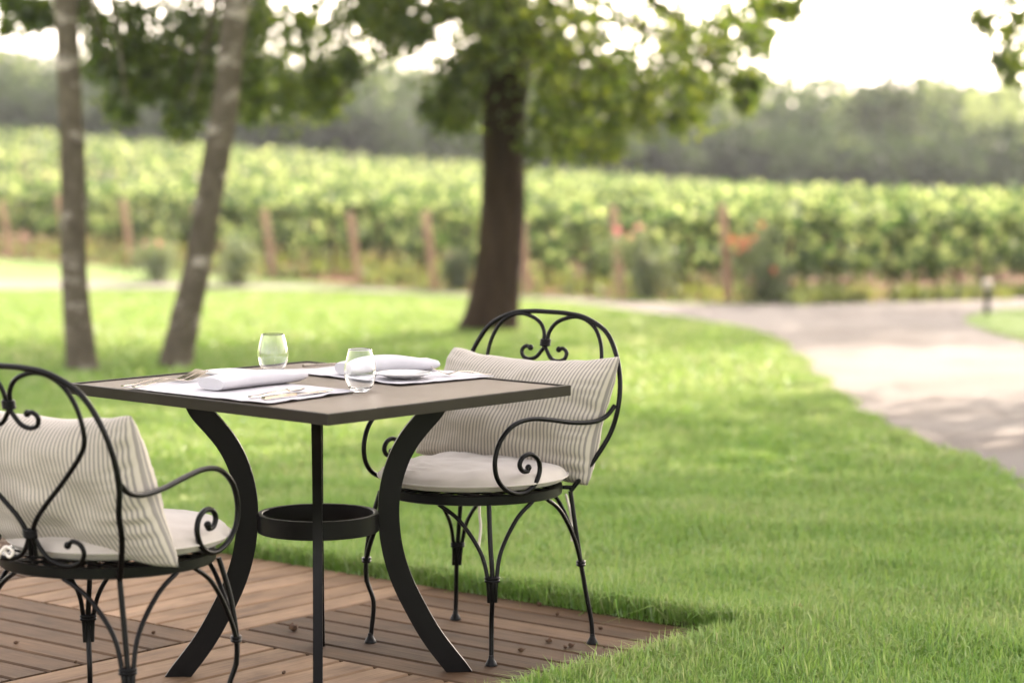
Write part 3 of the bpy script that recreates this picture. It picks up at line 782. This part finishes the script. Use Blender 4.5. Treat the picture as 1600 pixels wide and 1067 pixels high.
# ------------------------------------------------------------------ chairs
def chair(name, loc, ang, label):
    t = tag(empty(name, loc, ang), label, 'chair', 'wrought iron armchairs at the table')
    I = M['iron']
    ub = lambda z: -.228-(z-.42)*.202
    # seat: flat hoop and woven straps (x = forward, y = left)
    mb = MB(); ZR = .428
    mb.lathe([(.220, ZR-.024), (.2345, ZR-.025), (.237, ZR-.023), (.237, ZR-.002), (.2345, ZR), (.220, ZR-.001), (.220, ZR-.024)], (0, 0, 0), 56); mb.f = mb.f[:-2]
    mb.build('seat_hoop', I, t, ang=50)
    mb = MB()
    for k in range(-4, 5):
        q = k*.046; h = math.sqrt(.226**2-q*q)
        mb.box((q, 0, ZR-.004), (.024, 2*h, .003)); mb.box((0, q, ZR-.008), (2*h, .024, .003))
    mb.build('seat_lattice', I, t, smooth=False)
    # legs: rod, two fanning braces, collar, sleeve, foot
    fl = [(.150, .190, .405), (.166, .208, .32), (.172, .220, .235), (.172, .220, .17), (.160, .207, .11), (.164, .210, .04), (.167, .212, .012)]
    rl = [(-.176, .190, .405), (-.180, .204, .31), (-.186, .218, .215), (-.193, .229, .14), (-.203, .240, .06), (-.204, .243, .012)]
    for fore, pts in ((1, fl), (0, rl)):
        for s in (1, -1):
            P = [Vector((x, y*s, z)) for x, y, z in pts]
            mb = MB(); mb.tube(spline(P, 6), .0062, 8)
            z0 = .215 if not fore else .222
            c = Vector((.172, .220*s, .222)) if fore else Vector((-.186, .218*s, .215))
            th = math.atan2(c.y, c.x); tang = Vector((-math.sin(th), math.cos(th), 0))
            dirn = (P[3]-P[2]).normalized() if not fore else Vector((0, 0, -1))
            low = c+dirn*.058
            for q in (1, -1):
                e = Vector((.229*math.cos(th+q*.56), .229*math.sin(th+q*.56), .404))
                b0 = c+tang*(q*.0115); bl = low+tang*(q*.008)
                m1 = c.lerp(e, .35)+tang*(q*.004)+Vector((0, 0, .055)); m1 = Vector((c.x+(e.x-c.x)*.22, c.y+(e.y-c.y)*.22, .29)); m2 = Vector((c.x+(e.x-c.x)*.60, c.y+(e.y-c.y)*.60, .365))
                mb.tube(spline([bl, b0, m1, m2, e], 6), .0056, 7)
            lg = mb.build('leg', I, t, ang=60)
            mb = MB(); w2 = tang*.0165
            for dz in (-.0035, .0035):
                mb.tube([c+Vector((0, 0, dz))+tang*(.0165*math.cos(a))+Vector((math.cos(th), math.sin(th), 0))*(.009*math.sin(a)) for a in np.linspace(0, 2*math.pi, 17)[:-1]], .0042, 6, True)
            mb.build('collar', I, lg, ang=60)
            f = P[-1]
            mb = MB(); mb.lathe([(.0155, .0), (.0155, .004), (.012, .010), (.0075, .018), (.0066, .026)], (f.x, f.y, .0005), 14)
            mb.build('foot', I, lg, ang=50)
    # back: hoop, two lobes that cross at the knot and end in scrolls, low scrolls
    Bk = lambda v, z: Vector((ub(z), v, z))
    half = [(.190, .405), (.216, .45), (.244, .505), (.262, .56), (.275, .622), (.271, .69), (.248, .757), (.204, .816), (.130, .850), (.06, .859)]
    uh = lambda z: ub(z) if z > .56 else float(np.interp(z, [.405, .56], [-.176, ub(.56)]))
    arch = [Vector((uh(z), v, z)) for v, z in half]+[Bk(0, .860)]+[Vector((uh(z), -v, z)) for v, z in half[::-1]]
    mb = MB(); mb.tube(spline(arch, 6), .0066, 9); mb.build('back_hoop', I, t, ang=60)
    for q in (1, -1):
        mb = MB(); mb.tube([Vector((-.156, q*.170, .415)), Vector((-.178, q*.194, .415))], .0055, 8); mb.build('hoop_stub', I, t, ang=60)
    lobe = [(.075, .740), (.066, .757), (.050, .760), (.040, .748), (.048, .733), (.036, .735)]
    for s in (1, -1):
        path_ = [(-.050*s, .762), (-.066*s, .765), (-.079*s, .755), (-.074*s, .738), (-.052*s, .731), (-.028*s, .737), (-.010*s, .756), (.004*s, .778), (.008*s, .805), (.024*s, .828), (.052*s, .843), (.094*s, .851), (.134*s, .843), (.168*s, .820), (.192*s, .778), (.199*s, .725), (.184*s, .686), (.120*s, .620), (.062*s, .568), (.020*s, .524), (.007*s, .490), (.006*s, .448)]
        mb = MB(); mb.tube(spline([Bk(*p)+Vector((-.001*s, 0, 0)) for p in path_], 6), .0056, 8)
        mb.ball(Bk(-.050*s, .762), .0085)
        mb.build('back_scroll', I, t, ang=60)
        low = [(.006*s, .495), (.018*s, .470), (.036*s, .448), (.062*s, .436), (.096*s, .434), (.128*s, .444), (.144*s, .464), (.138*s, .484), (.117*s, .490), (.101*s, .480)]
        mb = MB(); mb.tube(spline([Bk(v, z)+Vector((.003, 0, 0)) for v, z in low], 6), .0054, 8); mb.ball(Bk(.101*s, .480)+Vector((.003, 0, 0)), .0085)
        mb.build('low_scroll', I, t, ang=60)
    for v, z, hw in ((0, .778, .012), (0, .497, .014)):
        mb = MB()
        for dz in (-.006, .0, .006):
            c = Bk(v, z+dz)
            mb.tube([c+Vector((.011*math.sin(a), hw*math.cos(a), 0)) for a in np.linspace(0, 2*math.pi, 15)[:-1]], .0042, 6, True)
        mb.build('back_collar', I, t, ang=60)
    # arms
    arm = [(-.262, .629), (-.236, .607), (-.205, .596), (-.165, .593), (-.10, .598), (-.025, .611), (.045, .619), (.105, .609), (.150, .575), (.170, .530), (.166, .485), (.140, .452), (.100, .434), (.062, .434), (.030, .452), (.014, .484), (.020, .513), (.045, .529), (.072, .525), (.085, .507), (.076, .490), (.058, .487), (.054, .496)]
    for s in (1, -1):
        P = []
        for i, (u, z) in enumerate(arm):
            v = np.interp(u, [-.27, .2], [.270, .226])
            P.append(Vector((u, v*s, z)))
        mb = MB(); mb.tube(spline(P, 6), .0064, 9); mb.ball(P[-1], .0088)
        mb.build('arm', I, t, ang=60)
    return t
CH_N = (-.893, 5.287, 0), R(57.5)
CH_F = (-.105, 6.296, 0), R(229.4)
chair('garden_chair', *CH_N, 'black wrought iron armchair seen from behind, cut by the left edge')
chair('garden_chair', *CH_F, 'black wrought iron armchair facing the viewer at the far right side of the table')

def cloc(ch, u, v, z):
    (x, y, _), a = ch
    return Vector((x+u*math.cos(a)-v*math.sin(a), y+u*math.sin(a)+v*math.cos(a), z))

# seat cushions
def cushion(ch, label, seed, rad, wr, strings, fwd=0.0, H_=.057):
    base = cloc(ch, fwd, 0, .4295)
    t = tag(empty('seat_cushion', tuple(base), ch[1]), label, 'cushion', 'round seat cushions')
    mb = MB(); nr, ns = 26, 96
    vs, fs = [], []
    for side in (1, -1):
        for i in range(nr+1):
            q = i/nr
            for k in range(ns):
                a = 2*math.pi*k/ns
                r = rad*q*(1+.012*math.sin(3*a+seed))
                x, y = r*math.cos(a), r*math.sin(a)
                dome = (1-q**4.2)**.55
                wv = wr*noise.noise((a*2.2*max(q, .3)+seed, q*2.0, seed*1.7))*q*.9+wr*.6*noise.noise((x*16+seed, y*16, 1.3))+wr*.5*abs(noise.noise((a*5+seed, q*1.3, 4)))*q**3
                if side > 0: z = H_*.40+(H_*.60)*dome+wv*dome**.4
                else: z = H_*.40-(H_*.40)*(1-q**7)**.5
                vs.append((x, y, z))
    n1 = (nr+1)*ns
    for s in range(2):
        o = s*n1
        for i in range(nr):
            for k in range(ns):
                l = (k+1) % ns; f = (o+i*ns+k, o+(i+1)*ns+k, o+(i+1)*ns+l, o+i*ns+l)
                fs.append(f if s == 0 else f[::-1])
    mb.add(vs, fs); mb.build('cushion_body', M['canvas'], t, ang=180)
    mb = MB(); mb.tube([Vector((rad*1.004*(1+.012*math.sin(3*a+seed))*math.cos(a), rad*1.004*(1+.012*math.sin(3*a+seed))*math.sin(a), H_*.40)) for a in np.linspace(0, 2*math.pi, 97)[:-1]], .0028, 6, True)
    mb.build('piping', M['canvas'], t, ang=180)
    for pts in strings:
        mb = MB(); P = spline([Vector(p)-base for p in pts], 5)
        ca, sa = math.cos(-ch[1]), math.sin(-ch[1])
        P = [Vector((p.x*ca-p.y*sa, p.x*sa+p.y*ca, p.z)) for p in P]
        mb.tube(P, .0038, 5); mb.build('tie_string', M['tape'], t, ang=180)
cushion(CH_N, 'smooth beige seat cushion on the near chair at the left', 3.1, .245, .004, [[cloc(CH_N, -.205, .10, .45), cloc(CH_N, -.232, .085, .452), cloc(CH_N, -.240, .065, .440), cloc(CH_N, -.238, .055, .452), cloc(CH_N, -.243, .07, .462), cloc(CH_N, -.246, .085, .448), cloc(CH_N, -.242, .095, .432)]], .035, .066)
cushion(CH_F, 'creased cream seat cushion on the far chair right of the table', 7.7, .248, .013, [[at(750, 765, 6.5), at(749, 800, 6.52), at(751, 825, 6.53), at(747, 860, 6.53)], [at(884, 772, 6.34), at(892, 805, 6.36), at(893, 830, 6.37), at(894, 845, 6.37)]])

# striped pillows
def pillow(ch, corners, label, seed, T=.090, sag=.02, ear=.07):
    "corners TL TR BR BL as (u, v, z) in the chair's frame; stripes run from top to bottom"
    TL, TR, BR, BL = [cloc(ch, *c) for c in corners]
    cen = (TL+TR+BR+BL)/4; nrm = ((TR-TL).cross(BL-TL)).normalized()
    t = empty('striped_pillow', tuple(cen)); bpy.data.objects.remove(t)
    N = 64; V, F, U = [], [], []
    for side in (1, -1):
        for j in range(N+1):
            for i in range(N+1):
                a, b = i/N, j/N; x, y = 2*a-1, 2*b-1
                # outline bows inwards between the corners
                cr = 1-.045*(x*x*y*y)**3; bx = cr*x*(1-ear*(1-y*y)*abs(x)**1.5); by = cr*y*(1-ear*.8*(1-x*x)*abs(y)**1.5)
                aa, bb_ = (bx+1)/2, (by+1)/2
                p = TL.lerp(TR, aa).lerp(BL.lerp(BR, aa), bb_)
                e = max(0, (1-abs(x)**2.6))*max(0, (1-abs(y)**2.6))
                th = T*e**.52
                d = min(1-abs(x), 1-abs(y))
                crease = .017*noise.noise((x*2.2+seed, y*2.2, seed))+.004*noise.noise((x*5+seed, y*5+2, side*3+seed))
                # gathers running from the edges and corners
                gx = noise.noise((x*9+seed, y*1.3, 9.1+side))*math.exp(-(1-abs(y))*5); gy = noise.noise((x*1.3, y*9+seed, 5.2+side))*math.exp(-(1-abs(x))*5)
                off = (th+crease*e**.3+(.011*gx+.014*gy)*min(1, d*9))
                q = p+nrm*(side*off)+Vector((0, 0, -sag*(1-x*x)*(1-bb_)))
                q += Vector((0, 0, .006*noise.noise((x*4, seed, y*2))))*(1-e)
                V.append(tuple(q-cen)); U.append((a, b))
    n1 = (N+1)**2
    for s in range(2):
        for j in range(N):
            for i in range(N):
                k = s*n1+j*(N+1)+i; f = (k, k+N+1, k+N+2, k+1)
                F.append(f if s == 0 else f[::-1])
    me = bpy.data.meshes.new('striped_pillow'); me.from_pydata(V, [], F)
    uvl = me.uv_layers.new(name='UVMap')
    for l in me.loops: uvl.data[l.index].uv = U[l.vertex_index]
    me.polygons.foreach_set('use_smooth', [True]*len(me.polygons)); me.materials.append(M['stripe'])
    bm = bmesh.new(); bm.from_mesh(me); bmesh.ops.remove_doubles(bm, verts=bm.verts, dist=.0004); bmesh.ops.recalc_face_normals(bm, faces=bm.faces); bm.to_mesh(me); bm.free()
    o = bpy.data.objects.new('striped_pillow', me); COL.objects.link(o); o.location = cen
    return tag(o, label, 'pillow', 'striped pillows on the chairs')
pillow(CH_F, [(-.215, -.266, .760), (-.262, .300, .766), (-.205, .236, .410), (-.135, -.345, .462)], 'striped pillow facing the viewer on the far chair', 2.3)
pillow(CH_N, [(-.180, .33, .755), (-.170, -.232, .762), (-.085, -.290, .420), (-.10, .29, .455)], 'striped pillow seen from behind through the back of the near chair', 6.4)

# ------------------------------------------------------------------ table setting
ZP = ZT+.0003
def placemat(A, B, C, label, seed):
    A, B, C = [Vector((x, y, 0)) for x, y in (A, B, C)]; D = A+C-B; cen = (A+C)/2
    mb = MB(); n = 40; V, F = [], []
    for s in (1, 0):
        for j in range(n+1):
            for i in range(n+1):
                a, b = i/n, j/n; p = A.lerp(B, a).lerp(D.lerp(C, a), b)
                ed = max(abs(2*a-1), abs(2*b-1))**8
                z = .0012+.0035*max(0, noise.noise((p.x*9+seed, p.y*9, seed)))+ed*.004*max(0, noise.noise((p.x*22, p.y*22, seed)))
                V.append((p.x-cen.x, p.y-cen.y, z+(.0012 if s else 0)))
    n1 = (n+1)**2
    for s in range(2):
        for j in range(n):
            for i in range(n):
                k = s*n1+j*(n+1)+i; f = (k, k+1, k+n+2, k+n+1); F.append(f if s == 0 else f[::-1])
    for i in range(n):
        for k, l in ((i, i+1), (n*(n+1)+i+1, n*(n+1)+i), ((i+1)*(n+1), i*(n+1)), (i*(n+1)+n, (i+1)*(n+1)+n)):
            F.append((l, k, k+n1, l+n1))
    mb.add(V, F); o = mb.build('placemat', M['linen']); o.location = (cen.x, cen.y, ZP)
    return tag(o, label, 'placemat', 'white linen placemats')
placemat((-.946, 5.843), (-.559, 5.499), (-.369, 5.771), 'white linen placemat at the left side of the table, nearer the viewer', 1)
placemat((-.589, 6.25), (-.276, 5.917), (-.046, 6.119), 'white linen placemat at the far side of the table in front of the far chair', 5)

def napkin(a, b, wd, ht, label, seed, hump=0):
    a, b = Vector((*a, 0)), Vector((*b, 0)); d = (b-a).normalized(); n = Vector((-d.y, d.x, 0)); L_ = (b-a).length
    mb = MB(); ns, na = 30, 40; V, F = [], []
    for i in range(ns+1):
        s = i/ns; k = 1 if i not in (0, ns) else .93
        h = ht*(1+hump*math.sin(math.pi*min(1, s*1.15))*1.0); ww = wd*(1-.10*s+.03*math.sin(4*s+seed))
        for q in range(na):
            t_ = 2*math.pi*q/na; cx, cz = math.cos(t_), math.sin(t_)
            px_ = abs(cx)**.75*math.copysign(1, cx); pz = abs(cz)**.8*math.copysign(1, cz)
            wr = .0022*noise.noise((s*3+seed, t_*1.2, seed))+.0018*noise.noise((s*1.5+seed, math.sin(t_)*5, seed+2))
            if s > .8: wr *= 1
            endc = 1-.35*max(0, (s-.93)/.07)
            p = a+d*(s*L_)+n*(px_*ww/2*k)+Vector((0, 0, max(.0003, h/2+pz*h/2*k*endc+wr*(1 if pz > -.5 else 0))))
            V.append(p-a)
    for i in range(ns):
        for q in range(na):
            l = (q+1) % na; F.append((i*na+q, i*na+l, (i+1)*na+l, (i+1)*na+q))
    F += [tuple(range(na-1, -1, -1)), tuple(ns*na+q for q in range(na))]
    mb.add(V, F); o = mb.build('napkin', M['linen'], bevel=0, ang=50); o.location = (a.x, a.y, ZP+.004)
    return tag(o, label, 'napkin', 'rolled white napkins')
napkin((-.722, 5.762), (-.533, 5.984), .090, .031, 'rolled white napkin on the near placemat, its grey shaded end towards the left', 2, .25)
napkin((-.432, 6.130), (-.205, 6.275), .085, .031, 'rolled white napkin on the far placemat behind the nearer glass', 8, .45)

def plate(c, label):
    mb = MB(); r = .070
    mb.lathe([(.0005, .003), (.030, .003), (.040, .004), (.056, .0095), (r-.001, .0135), (r, .0150), (r-.001, .0162), (.056, .0125), (.043, .0080), (.036, .0065), (.0005, .0062)], (0, 0, 0), 56)
    o = mb.build('side_plate', M['china'], ang=60); o.location = (*c, ZP+.003)
    return tag(o, label, 'plate', 'white side plates')
plate((-.715, 6.08), 'small white side plate half hidden behind the left napkin')
plate((-.272, 6.045), 'small white side plate in front of the far napkin')

def orient(o, a, b, z):
    o.location = (a[0], a[1], z); o.rotation_euler = (0, 0, math.atan2(b[1]-a[1], b[0]-a[0]))
def strip(mb, pts, widths, th):
    "flat bar along x with given heights and widths"
    V, F = [], []
    for (x, z), w_ in zip(pts, widths):
        V += [(x, -w_/2, z-th/2), (x, w_/2, z-th/2), (x, w_/2*.9, z+th/2), (x, -w_/2*.9, z+th/2)]
    n = len(pts)
    for i in range(n-1):
        for k in range(4):
            l = (k+1) % 4; F.append((i*4+k, i*4+l, (i+1)*4+l, (i+1)*4+k))
    F += [(3, 2, 1, 0), tuple((n-1)*4+k for k in range(4))]
    mb.add(V, F)
def fork(a, b, label):
    mb = MB(); k = math.hypot(b[0]-a[0], b[1]-a[1])/.20
    P = [(0, .003), (.03, .004), (.07, .011), (.105, .012), (.125, .008), (.142, .004)]
    strip(mb, [(x*k, z) for x, z in P], [.011, .010, .006, .0048, .006, .020], .0026)
    strip(mb, [(.142*k, .004), (.155*k, .006)], [.020, .024], .002)
    for y in (-.0098, -.0033, .0033, .0098):
        V0 = MB(); strip(V0, [(.154*k, .006), (.170*k, .011), (.186*k, .017), (.200*k, .024)], [.0042, .0038, .0032, .0018], .0018)
        mb.add([(x, yy+y, z) for x, yy, z in V0.v], V0.f)
    o = mb.build('fork', M['steel'], ang=40); orient(o, a, b, ZP+.004)
    return tag(o, label, 'fork', 'forks of the two place settings')
fork((-.946, 5.838), (-.786, 6.035), 'silver fork lying outermost on the left edge of the near placemat')
fork((-.915, 5.812), (-.766, 6.008), 'silver fork next to the napkin on the near placemat, tines by the plate')
fork((-.052, 6.128), (-.205, 6.100), 'silver fork on the far placemat with its handle towards the far chair')
def knife(a, b, label):
    mb = MB(); k = math.hypot(b[0]-a[0], b[1]-a[1])/.22
    strip(mb, [(0, .005), (.03, .006), (.095, .006), (.11, .005)], [.012, .014, .010, .008], .006)
    strip(mb, [(.108*k, .005), (.125*k, .0045), (.18*k, .004), (.21*k, .004), (.22*k, .004)], [.010, .018, .019, .014, .003], .0016)
    o = mb.build('knife', M['steel'], ang=40); orient(o, a, b, ZP+.003); return tag(o, label, 'knife', 'knives of the two place settings')
knife((-.575, 5.556), (-.428, 5.742), 'silver knife at the near right edge of the near placemat')
knife((-.548, 6.318), (-.415, 6.415), 'silver knife with a dark reflection at the back of the far placemat')
def spoon(a, b, label):
    mb = MB(); strip(mb, [(0, .004), (.03, .004), (.08, .008), (.12, .009), (.135, .006)], [.012, .011, .006, .005, .007], .0026)
    V, F = [], []
    for i in range(9):
        s = i/8; w_ = .020*math.sin(math.pi*min(1, .08+s*.92))**.6 if s < 1 else .002
        for j in range(7):
            y = (j/6-.5)*2; V.append((.132+.055*s, y*w_, .009-.006*(1-y*y)*math.sin(math.pi*s)))
    for i in range(8):
        for j in range(6): F.append((i*7+j, i*7+j+1, (i+1)*7+j+1, (i+1)*7+j))
    mb.add(V, F); o = mb.build('spoon', M['steel'], ang=60); orient(o, a, b, ZP+.004); return tag(o, label, 'spoon')
spoon((-.610, 5.588), (-.49, 5.745), 'silver spoon lying between the near napkin and the near knife')

def tumbler(c, sc, label):
    mb = MB(); H_ = .100*sc[1]; W_ = .0395*sc[0]
    zs = [(.40, 0), (.52, .012), (.70, .09), (.875, .21), (.98, .35), (1.0, .45), (.965, .60), (.86, .80), (.72, 1.0)]
    outer = spline([(r*W_, 0, z*H_) for r, z in zs], 5); th = .0011
    inner = [p for p in outer if p.z > .10*H_]
    prof = [(.0004, 0.0)]+[(p.x, p.z) for p in outer]+[(outer[-1].x-th*.5, outer[-1].z+.0005)]+[(p.x-th, p.z) for p in inner[::-1]]+[(inner[0].x*.75, .082*H_), (inner[0].x*.4, .070*H_), (.0004, .068*H_)]
    mb.lathe(prof, (0, 0, 0), 64); o = mb.build('drinking_glass', M['glass'], ang=180); o.location = (*c, ZT-.0030+.0004)
    return tag(o, label, 'glass', 'stemless glasses on the table')
tumbler((-.622, 6.262), (1.02, 1.0), 'empty stemless glass behind the near napkin, the left one of two')
tumbler((-.366, 5.80), (.98, 1.03), 'empty stemless glass at the corner of the near placemat, the right one of two')

# ------------------------------------------------------------------ dry husks fallen on the deck
for px, py in ((459, 985), (443, 1053), (240, 990), (25, 1006), (118, 1036), (814, 1018), (883, 1013), (892, 1011), (938, 983), (944, 1012), (871, 961), (843, 946), (344, 953), (858, 1004)):
    cp, sp_ = math.cos(PITCH), math.sin(PITCH); a = (px-800)/FPX; b = (533.5-py)/FPX; k = -CAM_H/(-sp_+b*cp)
    p = Vector((a*k, (cp+b*sp_)*k, 0)); r = random.uniform(.005, .009) if px != 459 else .014
    mb = MB(); mb.ball((0, 0, r*.7), r, 9, 6, (1, .8, .75))
    mb.v = [tuple(Vector(v)*(1+.35*noise.noise(Vector(v)*130+Vector((px, 0, 0))))) for v in mb.v]
    mb.tube([Vector((r*.6, 0, r*.8)), Vector((r*1.5, r*.3, r*1.1))], [r*.16, r*.08], 5)
    mb.v = [(x, y, max(0, z)) for x, y, z in mb.v]
    o = mb.build('acorn_husk', M['acorn'], ang=50); o.location = (p.x, p.y, .0005); o.rotation_euler = (0, 0, random.uniform(0, 6.28))
    big = px == 459
    tag(o, 'largest dark acorn husk on the deck beside the foot of the back table leg' if big else 'small dark acorn husk lying on the wooden deck', 'acorn husk', 'acorn husks fallen on the deck')

# ------------------------------------------------------------------ a few fallen leaves on the lawn
for px, py, c, lab in ((631, 877, (.30, .13, .05), 'dry orange brown leaf on the grass behind the right table leg'), (671, 871, (.62, .60, .55), 'small pale petal on the grass behind the far chair'),
                       (1221, 1018, (.13, .07, .04), 'dry brown leaf lying in the grass near the bottom right'), (1247, 953, (.33, .20, .09), 'tan dead leaf lying in the lawn right of the deck corner')):
    p = ground_at(px, py, .05); mb = MB(); L_, W_ = (.024, .012) if c[0] < .5 else (.018, .012)
    V = []; F = []
    for i in range(9):
        s_ = i/8; w_ = W_*math.sin(math.pi*max(.02, min(.98, s_)))**.8
        for j in range(5):
            y = (j/4-.5)*2; V.append((L_*(s_-.5)*2, y*w_, .012*abs(y)**1.5+.010*math.sin(5*s_)))
    V += [(x, y, z-.0012) for x, y, z in V]
    for i in range(8):
        for j in range(4):
            a = i*5+j; F.append((a, a+5, a+6, a+1)); F.append((a+45, a+46, a+51, a+50))
    for i in range(8): F += [(i*5, i*5+45, i*5+50, i*5+5), (i*5+4, i*5+9, i*5+54, i*5+49)]
    mb.add(V, F); o = mb.build('fallen_leaf', simple('fallen leaf', [(.3, tuple(.8*q for q in c)), (.7, c)], 40, .9, .1), ang=60)
    o.location = p; o.rotation_euler = (random.uniform(-.3, .3), random.uniform(-.3, .3), random.uniform(0, 6.28))
    tag(o, lab, 'fallen leaf', 'fallen leaves on the lawn')

# ------------------------------------------------------------------ summer haze over the fields
m, t, o_ = mat('haze air'); t.nodes.clear(); out = t.nodes.new('ShaderNodeOutputMaterial')
pv = nd(t, 'ShaderNodeVolumePrincipled', Density=.00031, Anisotropy=.0); pv.inputs['Color'].default_value = (.92, .93, .97, 1)
t.links.new(pv.outputs[0], out.inputs['Volume'])
mb = MB(); mb.box((0, 420, 8), (1200, 960, 36)); hz = mb.build('haze', m, smooth=False); tag(hz, kind='stuff')
